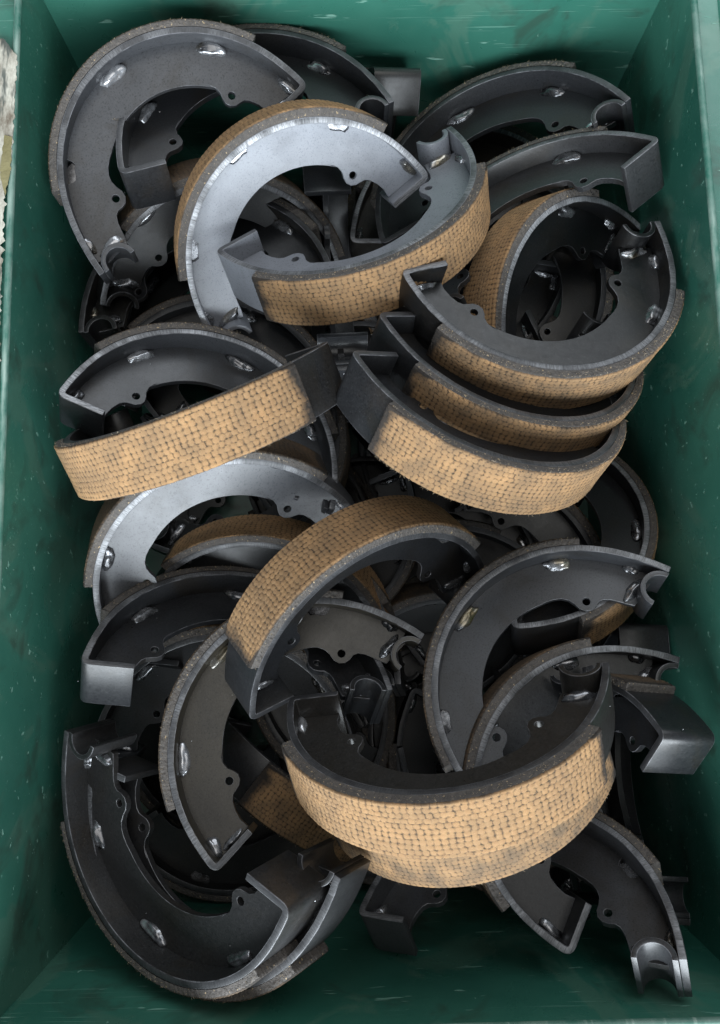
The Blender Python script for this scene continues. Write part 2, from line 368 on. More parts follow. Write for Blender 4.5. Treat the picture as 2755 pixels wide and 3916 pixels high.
# ------------------------------------------------------------------ brake shoe: local x towards the cam end, y towards the crown of the arc, z across
RR, TR, RI = 76.8, 3.4, 51.0
ZF, ZK = 13.0, -15.6
L1, L2 = 151.0, 30.0
def rim_outline():
    """outer line of the bent strip from anchor end to pad tip"""
    pts = []
    a0 = Vector(pol(RR, L1)); tan = Vector((math.cos(math.radians(L1 + 90)), math.sin(math.radians(L1 + 90))))
    A = Vector((-79.3, -8.7)); c = a0 + tan * 22
    n = 12
    for i in range(n):
        t = i / n; s = 1 - t                                       # from A to a0
        pts.append(A * s * s + c * 2 * s * t + a0 * t * t)
    for i in range(61): pts.append(Vector(pol(RR, L1 + (L2 - L1) * i / 60)))
    b0 = Vector(pol(RR, L2)); tb = Vector((math.cos(math.radians(L2 - 90)), math.sin(math.radians(L2 - 90))))
    C = Vector((78.2, 3.0)); P = Vector((52.3, 0.6)); c2 = b0 + tb * 14
    dirC = (C - c2).normalized(); dirP = (P - C).normalized(); rb = 6.0
    C0 = C - dirC * rb; C1 = C + dirP * rb
    for i in range(1, 9):
        t = i / 8; s = 1 - t
        pts.append(b0 * s * s + c2 * 2 * s * t + C0 * t * t)
    for i in range(1, 8):
        t = i / 7; s = 1 - t
        pts.append(C0 * s * s + C * 2 * s * t + C1 * t * t)
    for i in range(1, 5): pts.append(C1.lerp(P, i / 4))
    return pts
RO = rim_outline()
def inner_of(pts, th):
    out = []
    for i, p in enumerate(pts):
        a = pts[max(0, i-1)]; b = pts[min(len(pts)-1, i+1)]; d = (b - a).normalized()
        out.append(p + Vector((d.y, -d.x)) * th)                    # travelling clockwise: inside is to the right
    return out
RIN = inner_of(RO, TR)
# keep the inner line of the bend from folding over itself
C_in = None
def build_rim():
    bm = bmesh.new(); n = len(RO); zs = [ZK, ZF]
    ro = [[bm.verts.new((p.x, p.y, z)) for p in RO] for z in zs]
    ri = [[bm.verts.new((p.x, p.y, z)) for p in RIN] for z in zs]
    for i in range(n - 1):
        bm.faces.new((ro[0][i], ro[0][i+1], ro[1][i+1], ro[1][i]))
        bm.faces.new((ri[0][i], ri[1][i], ri[1][i+1], ri[0][i+1]))
        for k, fl in ((0, 0), (1, 1)):
            q = (ro[k][i], ri[k][i], ri[k][i+1], ro[k][i+1]); f = bm.faces.new(q if fl == 0 else q[::-1])
            f.material_index = 1
    for i in (0, n - 1): 
        bm.faces.new((ro[0][i], ro[1][i], ri[1][i], ri[0][i]))
    bmesh.ops.recalc_face_normals(bm, faces=bm.faces)
    return finish('rim', bm, [STEEL, EDGE, WORN], bevel=0.35, sharp=40, arris=2)

WELDS = {'anchor': 172.0, 'w1': 147.0, 'w2': 94.0, 'w3': 46.0, 'cam': 13.0}
def web_outline():
    pts = []
    ro = RR - TR - 0.1
    # outer edge from the anchor side over the crown to the cam side, with three weld slots
    def notch(a, half, dep):
        out = []
        for da, dr in ((half, 0), (half - 0.4, -dep * 0.55), (half - 1.6, -dep), (half * 0.3, -dep * 1.05), (-half * 0.35, -dep * 0.92), (-half + 1.6, -dep), (-half + 0.4, -dep * 0.5), (-half, 0)):
            out.append(Vector(pol(ro + dr, a + da)))
        return out
    # anchor corner along the inner line of the rim
    low = [p for p in RIN[:13]]
    for p in low[2:]: pts.append(p + Vector((0.15, 0)))
    a = 150.9
    spec = [(141, 5.2, 4.4), (94, 5.6, 4.0), (47, 5.2, 4.2)]
    for ac, half, dep in spec:
        while a > ac + half + 0.5:
            pts.append(Vector(pol(ro, a))); a -= 2.0
        pts += notch(ac, half, dep); a = ac - half - 1.0
    while a > L2 + 0.5: pts.append(Vector(pol(ro, a))); a -= 2.0
    cam = [p for p in RIN[73:]]
    pts += cam[:8]
    end = [(73.0, 6.2), (66, 5.4), (58, 4.8), (53.6, 4.6)]
    pts += [Vector(p) for p in end]
    inner = [(53.4, 9.6), (51.6, 14.6), (48.9, 18.9), (46.4, 20.7), (43.6, 21.0), (41.0, 21.2), (38.4, 22.6), (37.0, 25.0), (37.2, 28.0), (38.1, 31.0), (37.6, 34.6), (35.8, 37.4), (33.2, 39.6)]
    pts += [Vector(p) for p in inner]
    a = 46.5
    while a < 130: pts.append(Vector((RI * math.cos(math.radians(a)), 0.2 + RI * math.sin(math.radians(a))))); a += 3.0
    tail = [(-34.6, 38.4), (-37.8, 35.6), (-40.2, 32.4), (-41.3, 28.8), (-40.9, 24.8), (-39.9, 21.6), (-40.3, 18.4), (-42.4, 15.9), (-45.4, 15.0), (-48.4, 15.0), (-50.8, 13.4), (-52.6, 10.2), (-53.8, 6.0), (-54.8, 1.6), (-56.0, -2.0)]
    pts += [Vector(p) for p in tail]
    # along the back of the half tube
    for k in range(0, 9):
        ang = 150 - k * (150 - 42) / 8
        pts.append(Vector(pol(9.9, ang, -65.8, -9.0)))
    return pts
HOLES = [(-45.1, 20.4, 2.3), (42.2, 26.4, 2.3)]
def build_web():
    cu = bpy.data.curves.new('web_curve', 'CURVE'); cu.dimensions = '2D'; cu.fill_mode = 'BOTH'
    cu.extrude = 1.55; cu.bevel_depth = 0.2; cu.bevel_resolution = 0
    def spl(pts):
        sp = cu.splines.new('POLY'); sp.points.add(len(pts) - 1); sp.use_cyclic_u = True
        for i, p in enumerate(pts): sp.points[i].co = (p[0], p[1], 0, 1)
    spl(web_outline())
    for (x, y, r) in HOLES: spl([pol(r, k * 15, x, y) for k in range(24)])
    o = bpy.data.objects.new('tmp', cu); sc.collection.objects.link(o)
    dg = bpy.context.evaluated_depsgraph_get(); me = bpy.data.meshes.new_from_object(o.evaluated_get(dg))
    bm = bmesh.new(); bm.from_mesh(me); bpy.data.objects.remove(o); bpy.data.meshes.remove(me); bpy.data.curves.remove(cu)
    bmesh.ops.remove_doubles(bm, verts=bm.verts, dist=0.02)
    return finish('web', bm, [STEEL, WORN], sharp=25, arris=1)

def build_tube():
    bm = bmesh.new(); n = 20; ro, ri = 9.9, 7.3; cx, cy = -65.8, -9.0; L = []
    for z in (ZK + 0.3, ZF - 0.3):
        L.append(([bm.verts.new((*pol(ro, -2 + 184 * i / n, cx, cy), z)) for i in range(n + 1)], [bm.verts.new((*pol(ri, -2 + 184 * i / n, cx, cy), z)) for i in range(n + 1)]))
    (o0, i0), (o1, i1) = L
    for i in range(n):
        bm.faces.new((o0[i], o0[i+1], o1[i+1], o1[i])); bm.faces.new((i0[i], i1[i], i1[i+1], i0[i+1]))
        bm.faces.new((o0[i], i0[i], i0[i+1], o0[i+1])); bm.faces.new((o1[i], o1[i+1], i1[i+1], i1[i]))
    for i in (0, n): bm.faces.new((o0[i], o1[i], i1[i], i0[i]))
    bmesh.ops.recalc_face_normals(bm, faces=bm.faces)
    return finish('anchor_tube', bm, [STEEL, WORN], bevel=0.3, sharp=35, arris=1)

def bead_mesh(p, d, ln, wd, ht, side, seed):
    """lumpy weld bead centred at p (x, y), running along d, on the +z or -z face of the web"""
    bm = bmesh.new(); bmesh.ops.create_icosphere(bm, subdivisions=4, radius=1.0)
    dx, dy = d; l = math.hypot(dx, dy); dx /= l; dy /= l
    for v in bm.verts:
        c = v.co.copy()
        k = 1 + 0.30 * noise.noise(c * 1.1 + Vector((seed, 0, 0))) + 0.05 * noise.noise(c * 3.0 + Vector((0, seed, 0)))
        ripple = 1 + 0.025 * math.sin(c.x * 12 + 2.2 * c.y * c.y + seed)
        x = math.copysign(abs(c.x) ** 0.8, c.x) * ln / 2 * k; y = c.y * wd / 2 * k * ripple + 0.7 * noise.noise(Vector((c.x * 1.8, seed, 3)))
        z = c.z * ht * k * ripple
        v.co = Vector((p[0] + x * dx - y * dy, p[1] + x * dy + y * dx, side * (1.5 + max(z, -1.2))))
    for i in range(2):                                              # spatter
        a = random.uniform(-1, 1) * ln * 0.7; b = random.uniform(-1, 1) * wd * 0.9
        q = bmesh.ops.create_icosphere(bm, subdivisions=1, radius=random.uniform(0.2, 0.42))
        bmesh.ops.translate(bm, verts=q['verts'], vec=(p[0] + a*dx - b*dy, p[1] + a*dy + b*dx, side * 1.8))
    return finish('weld_bead', bm, WELD, sharp=180)
def tangent(a): return (-math.sin(math.radians(a)), math.cos(math.radians(a)))
_bead_cache = {}
def beads(variant):
    """which welds show on which face: signs per variant"""
    if variant in _bead_cache: return _bead_cache[variant]
    out = []; rs = 71.0
    pat = {0: (-1, 1, 1), 1: (-1, -1, -1), 2: (1, 1, -1), 3: (1, -1, -1), 4: (-1, -1, 1)}[variant]
    for k, (a, side) in enumerate(zip((142, 94, 47), pat)):
        out.append(bead_mesh(pol(rs, a), tangent(a), 15 + 2 * k % 3, 7.2, 3.0, side, variant * 7.3 + k * 3.1))
    for side in (1, -1):
        out.append(bead_mesh((71.4, 12.0), (-0.35, 1), 13, 6.2, 3.2, side, variant + side * 2.7))
        out.append(bead_mesh((-60.8 - 3, 1.9), (1, 0.12), 15.5, 6.2, 3.2, side, variant * 3 + side * 1.7))
        out.append(bead_mesh((-73.2, 9.0), (0.05, 1), 9.5, 5.4, 2.8, side, variant * 2 + side * 4.7))
    out.append(bead_mesh((63.0, 6.6), (1, 0.1), 13, 4.0, 2.2, 1 if variant % 2 == 0 else -1, 9.1 + variant))
    _bead_cache[variant] = out
    return out

def build_lining(seed, pitch_u, pitch_v, worn):
    rnd = random.Random(seed); RL = (81.4, 82.0, 82.2, 81.7)[seed - 1]
    bm = bmesh.new(); uvl = bm.loops.layers.uv.new('weave')
    yl = bm.verts.layers.float.new('yarn'); sl = bm.verts.layers.float.new('soot')
    arc = 80.0 * math.radians(L1 - L2); NU = int(arc / 0.5); W = ZF - ZK; NV = int(W / 0.5)
    zoff = seed * 17.0; grid = []
    for i in range(NU + 1):
        u = arc * i / NU; row = []
        for j in range(NV + 1):
            v = W * j / NV
            wob_u = 0.9 * noise.noise(Vector((u * 0.07, v * 0.10, zoff))); wob_v = 0.7 * noise.noise(Vector((u * 0.05, v * 0.07, zoff + 9)))
            vv = (v + wob_v) / pitch_v; k = math.floor(vv); fv = vv - k
            ph = 0.5 * (k % 2) + 0.22 * math.sin(k * 2.7 + seed)
            uu = (u + wob_u) / pitch_u + ph; ku = math.floor(uu); fu = uu - ku
            fu = min(1.0, max(0.0, fu + 0.10 * noise.noise(Vector((ku * 1.9, k * 3.7, zoff)))))
            eu = abs(2 * fu - 1) ** 2.6; ev = abs(2 * fv - 1) ** 2.6
            h = 1.0 - (0.56 * eu + 0.44 * ev)
            h = h * (0.9 + 0.28 * noise.noise(Vector((ku * 1.7, k * 2.3, zoff)))) + 0.22 * noise.noise(Vector((u * 1.1, v * 1.6, zoff + 3)))
            h = max(0.0, min(1.0, h))
            edge = min(v, W - v); e = min(1.0, edge / 0.9)
            r = RL - 0.42 + 0.42 * h * worn - (1 - e) * 0.55 + 0.25 * noise.noise(Vector((u * 0.03, v * 0.05, zoff + 20)))
            jz = 0.0
            if j in (0, NV): r -= 0.25 + 0.35 * abs(noise.noise(Vector((u * 0.8, j, zoff)))); jz = 0.35 * noise.noise(Vector((u * 0.9, j * 3.0, zoff)))
            du = 0.0
            if i in (0, NU): du = 0.5 * noise.noise(Vector((v * 0.9, i, zoff)))
            a = math.radians(L1) - (u + du) / 80.0
            vt = bm.verts.new((r * math.cos(a), r * math.sin(a), ZK + v + jz)); vt[yl] = h
            ends = min(u, arc - u); vt[sl] = max(0.0, 1.0 - ends / (13.0 if u > arc / 2 else 9.0)) * 0.9 + max(0.0, 1 - edge / 1.7) * 0.62
            row.append((vt, u, v))
        grid.append(row)
    def face(q, mi):
        f = bm.faces.new([x[0] for x in q]); f.material_index = mi
        for lp, x in zip(f.loops, q): lp[uvl].uv = (x[1] / 100.0, x[2] / 100.0)
    for i in range(NU):
        for j in range(NV): face((grid[i][j], grid[i+1][j], grid[i+1][j+1], grid[i][j+1]), 0)
    # sides: two rings of rough cut cloth down to the rim
    NS = 5
    def side_ring(j, z):
        prev = [grid[i][j] for i in range(NU + 1)]
        for s in range(1, NS + 1):
            cur = []
            for i in range(NU + 1):
                u = arc * i / NU; r = RL - 0.7 + (RR + 0.02 - RL + 0.7) * s / NS; a = math.radians(L1) - u / 80.0
                n_ = 0.55 * noise.noise(Vector((u * 1.1, r * 1.5, zoff + z))) + 0.25 * noise.noise(Vector((u * 2.9, r * 3, zoff - z)))
                if s == NS: n_ = 0
                vt = bm.verts.new((r * math.cos(a), r * math.sin(a), z + (0.15 + n_) * (1 if z > 0 else -1))); cur.append((vt, u, r))
            for i in range(NU): face((prev[i], prev[i+1], cur[i+1], cur[i]), 1)
            prev = cur
        return prev
    b0 = side_ring(0, ZK); b1 = side_ring(NV, ZF)
    for i in (0, NU):                                                # end faces
        top = [grid[i][j] for j in range(NV + 1)]; prev = top
        for s in range(1, 4):
            cur = []
            for j in range(NV + 1):
                r = RL - 0.8 + (RR + 0.02 - RL + 0.8) * s / 3; u = arc * i / NU; v = W * j / NV
                a = math.radians(L1) - (u + (0.5 * noise.noise(Vector((v * 1.3, r * 2, zoff + i))))) / 80.0
                vt = bm.verts.new((r * math.cos(a), r * math.sin(a), ZK + v)); vt[sl] = 1.0; cur.append((vt, u, v))
            for j in range(NV): face((prev[j], prev[j+1], cur[j+1], cur[j]), 1)
            prev = cur
    # loose fibres sticking out along both edges and the ends
    for k in range(420):
        u = rnd.uniform(0, arc); a = math.radians(L1) - u / 80.0; s = rnd.choice((-1, 1)); r = rnd.uniform(77.6, 81.0)
        z = ZF if s > 0 else ZK
        p = Vector((r * math.cos(a), r * math.sin(a), z + 0.1 * s)); rad = Vector((math.cos(a), math.sin(a), 0)); tn = Vector((-math.sin(a), math.cos(a), 0))
        d = (rad * rnd.uniform(-0.3, 1.0) + tn * rnd.uniform(-0.9, 0.9) + Vector((0, 0, s * rnd.uniform(0.15, 0.7)))).normalized()
        L = rnd.uniform(0.5, 1.5); w = 0.07; sdv = d.cross(Vector((rnd.random(), rnd.random(), rnd.random()))).normalized() * w
        tip = p + d * L + tn * rnd.uniform(-0.5, 0.5) * L * 0.4; mid = p + d * L * 0.5
        vs = [bm.verts.new(x) for x in (p - sdv, p + sdv, mid + sdv * 0.8, tip, mid - sdv * 0.8)]
        f = bm.faces.new(vs); f.material_index = 2
    bmesh.ops.recalc_face_normals(bm, faces=[f for f in bm.faces if f.material_index < 2])
    return finish('lining', bm, [WOVEN, CUT, FIBRE], sharp=180)

RIM, WEB, TUBE = build_rim(), build_web(), build_tube()
LIN = [build_lining(1, 2.9, 2.5, 1.0), build_lining(2, 2.75, 2.45, 0.85), build_lining(3, 3.0, 2.65, 1.1), build_lining(4, 2.8, 2.55, 0.7)]

# name: position (mm), quaternion
POSE = {
'S1': ((-83.2, 246.0, -49.1), (0.9338, 0.1437, 0.0442, 0.3247)),
'S8': ((-20.7, 210.8, -73.3), (0.8852, 0.3669, 0.0064, 0.2859)),
'S9': ((-4.5, 229.1, -52.2), (0.2423, 0.0293, -0.2784, -0.9289)),
'S4': ((91.7, 248.1, -69.9), (0.1709, -0.2091, 0.9492, -0.1613)),
'S5': ((106.3, 195.5, -33.5), (0.9160, -0.2788, -0.1375, 0.2536)),
'S12': ((135.1, 169.1, -96.4), (0.1956, 0.4983, -0.8070, -0.2494)),
'S13': ((95.3, 184.8, -33.5), (0.1149, -0.0979, -0.1380, -0.9789)),
'S14': ((78.6, 150.4, -45.5), (0.0861, -0.1834, -0.2462, -0.9478)),
'S15': ((63.3, 121.1, -32.1), (0.0769, -0.2054, -0.2868, -0.9326)),
'S18': ((-88.8, 85.8, -57.4), (0.1427, -0.1362, -0.9678, 0.1565)),
'S19': ((-76.5, 111.4, -44.4), (0.4946, 0.8431, -0.0285, 0.2089)),
'S21': ((-68.7, 23.7, -76.1), (0.9310, 0.3063, 0.0429, 0.1937)),
'S22': ((-60.1, -16.6, -122.2), (0.9465, 0.2695, 0.0151, -0.1768)),
'S23': ((-64.6, -38.3, -45.8), (0.1467, 0.0239, -0.9132, 0.3795)),
'S24': ((0.7, -10.4, -72.9), (0.2435, 0.1420, -0.8774, -0.3883)),
'S25': ((-23.0, -68.1, -59.3), (0.0398, 0.4297, -0.9009, 0.0458)),
'S27': ((113.8, -43.2, -46.0), (0.0057, 0.4701, -0.8687, 0.1559)),
'S29': ((129.3, -96.9, -57.0), (0.0584, 0.5525, -0.8308, 0.0331)),
'S30': ((41.0, -45.0, -25.9), (0.0414, -0.1328, 0.5017, 0.8538)),
'S31': ((49.6, -63.4, -61.1), (0.0740, 0.1285, -0.4704, -0.8699)),
'S37': ((-84.2, -88.9, -24.2), (0.0961, -0.9437, 0.1511, -0.2780)),
'S33': ((70.5, -162.6, -36.6), (0.1745, 0.0551, 0.8809, -0.4365)),
'S2': ((-50.9, 260.5, -47.4), (0.0326, 0.1976, -0.9753, 0.0934)),
'S7': ((-83.2, 208.7, -121.9), (0.9044, 0.3679, 0.2083, -0.0568)),
'S16': ((-85.8, 186.4, -93.4), (0.9957, -0.0733, -0.0271, 0.0500)),
'S17': ((-89.1, 125.4, -126.8), (0.9840, 0.0560, 0.0041, -0.1692)),
'S42': ((95.8, 48.8, -109.5), (0.6162, -0.1331, -0.2629, -0.7304)),
'S43': ((-53.4, -33.6, -104.6), (0.0822, 0.0223, 0.9830, -0.1627)),
'S3': ((23.6, 268.2, -116.4), (0.7020, -0.2117, -0.6194, 0.2806)),
'S38': ((-73.2, -96.0, -38.1), (0.1596, -0.2442, -0.0362, 0.9558)),
'D1': ((-11.5, 206.1, -68.2), (0.4369, -0.5266, -0.4380, 0.5830)),
'D2': ((75.0, 260.6, -165.1), (0.0146, -0.2028, 0.9771, 0.0631)),
'D3': ((76.6, 242.5, -129.8), (0.0022, 0.0352, -0.9990, -0.0262)),
'D4': ((72.6, 246.1, -156.0), (0.0665, -0.9966, 0.0328, 0.0363)),
'D6': ((71.1, 161.8, -171.4), (0.0567, -0.9645, -0.2568, 0.0250)),
'S44': ((-81.1, -83.1, -115.0), (0.0022, 0.0180, 0.9980, 0.0603)),
'S40': ((-52.1, -87.2, -164.9), (0.1124, -0.4973, -0.4488, -0.7339)),
'S32': ((132.1, -115.6, -59.0), (0.7509, -0.2658, -0.5440, 0.2638)),
'D12': ((157.1, -84.4, -78.9), (0.4909, -0.5429, -0.4494, 0.5121)),
'D13': ((79.1, 11.4, -145.9), (0.7531, 0.0523, 0.0397, -0.6546)),
'D14': ((44.5, 19.8, -164.6), (0.7977, 0.0442, 0.0422, -0.5999)),
'F0':((-86.0,221.8,-205.0),(-0.1281,0.1501,0.9803,0.0013)),
'F1':((-2.0,262.0,-215.0),(-0.0220,0.0938,0.0284,0.9949)),
'F2':((96.0,222.6,-215.0),(0.1456,-0.4021,0.9034,-0.0320)),
'F3':((-86.0,183.7,-200.0),(-0.1051,0.9555,0.2742,0.0294)),
'F4':((25.5,110.3,-200.0),(-0.9881,-0.1412,-0.0379,0.0489)),
'F5':((86.6,112.0,-215.0),(0.1236,0.8702,0.4709,0.0763)),
'F6':((-86.0,54.7,-180.0),(0.1421,0.8222,0.5464,-0.0727)),
'F7':((24.6,97.2,-190.0),(0.1842,0.0134,0.1018,0.9775)),
'F8':((-60.1,-95.0,-190.0),(0.0128,0.0001,0.9987,-0.0487)),
'F9':((49.4,-60.0,-180.0),(-0.9839,-0.1481,-0.0997,-0.0079)),
'F10':((73.3,-95.0,-190.0),(0.0970,0.5497,0.8291,0.0330)),
'F11':((29.8,-95.0,-200.0),(-0.0916,-0.7401,0.6638,-0.0571)),
'F12':((-86.0,-71.4,-200.0),(0.1215,-0.9769,0.1139,0.1337)),
'F13':((81.4,-76.2,-140.0),(-0.0485,-0.9509,0.2740,-0.1355)),
'F14':((-37.7,65.9,-150.0),(-0.0566,0.9704,0.2233,0.0724)),
'F15':((50.8,165.8,-165.0),(0.9541,-0.0853,0.1200,0.2607)),
'G0':((-76.3,-82.7,-208.5),(-0.9830,-0.0283,0.0052,0.1812)),
'G1':((12.7,-95.0,-214.1),(0.0176,-0.9838,0.1785,-0.0032)),
'G2':((92.0,-95.0,-214.0),(0.7149,0.0038,0.0037,0.6992)),
'G3':((-77.8,-36.6,-218.3),(-0.0319,0.6382,0.7682,-0.0384)),
'G4':((8.0,-32.2,-208.4),(0.9065,0.0128,0.0059,0.4220)),
'G5':((68.8,-36.9,-207.2),(0.0270,0.7909,0.6109,0.0209)),
'G6':((-65.5,57.2,-217.1),(-0.9925,-0.0047,0.0006,0.1222)),
'G7':((5.3,37.1,-206.0),(0.0315,-0.5620,0.8253,-0.0463)),
'G8':((91.8,40.0,-215.9),(0.8665,-0.0369,-0.0212,0.4974)),
'G9':((-86.0,108.0,-211.7),(-0.0213,0.9997,0.0106,-0.0002)),
'G10':((-4.9,108.3,-208.1),(0.0612,-0.0014,-0.0221,0.9979)),
'G11':((79.4,120.1,-221.0),(-0.0570,-0.9952,0.0796,0.0046)),
'G12':((-72.5,192.3,-221.7),(-0.7849,0.0126,-0.0099,0.6194)),
'G13':((2.4,167.3,-221.2),(-0.0460,0.8417,0.5372,-0.0294)),
'G14':((70.9,189.7,-206.2),(-0.9830,0.0184,-0.0034,0.1825)),
'G15':((-84.4,250.7,-208.8),(-0.0281,0.9426,0.3327,-0.0099)),
'G16':((8.9,260.8,-221.4),(-0.9841,0.0483,-0.0084,0.1707)),
'G17':((75.2,253.3,-206.4),(-0.0245,0.4817,0.8748,-0.0446)),
'H0':((-86.0,-96.0,-165.0),(-0.2272,0.0013,-0.0054,0.9738)),
'H1':((-60.0,-60.0,-150.0),(0.0111,0.5816,0.8133,0.0155)),
'H2':((20.0,-92.0,-170.0),(0.0706,-0.0038,-0.0541,0.9960)),
'H3':((60.0,-96.0,-185.0),(0.0071,-0.1286,0.9902,-0.0545)),
'H4':((60.0,-20.0,-150.0),(0.9527,-0.0707,-0.0219,0.2947)),
'H5':((10.0,-30.0,-140.0),(0.0003,-0.8011,0.5985,-0.0002)),
'H6':((96.0,-90.0,-150.0),(0.3148,0.0188,0.0567,0.9473)),
'H7':((-86.0,-40.0,-170.0),(0.0519,0.8237,0.5635,0.0355)),
'H8':((-40.0,-95.0,-190.0),(0.2675,0.0022,0.0078,0.9635)),
'H9':((96.0,20.0,-175.0),(0.0073,-0.4161,0.9092,-0.0159)),
'H10':((0.0,120.0,-150.0),(0.8755,-0.0604,-0.0330,0.4783)),
'H11':((96.0,250.0,-160.0),(-0.0155,-0.8567,0.5154,0.0094)),
'H20':((96.0,150.0,-150.0),(0.3,0.0,0.1,0.95)),
'H21':((-86.0,110.0,-135.0),(0.05,0.86,0.5,0.0)),
'H22':((90.0,215.0,-140.0),(0.0,0.5,0.86,0.05)),
'H23':((-80.0,190.0,-160.0),(0.9,0.05,0.0,0.43)),

}
def make_shoe(variant, lining):
    root = bpy.data.objects.new('brake_shoe', None); sc.collection.objects.link(root); root.empty_display_size = 0.02
    link('rim', RIM, root); link('web', WEB, root); link('anchor_tube', TUBE, root); link('lining', LIN[lining], root)
    for b in beads(variant): link('weld_bead', b, root)
    return root
PROTO = {}
def copy_shoe(src):
    r = src.copy(); sc.collection.objects.link(r)
    for ch in src.children:
        c = ch.copy(); sc.collection.objects.link(c); c.parent = r
    return r
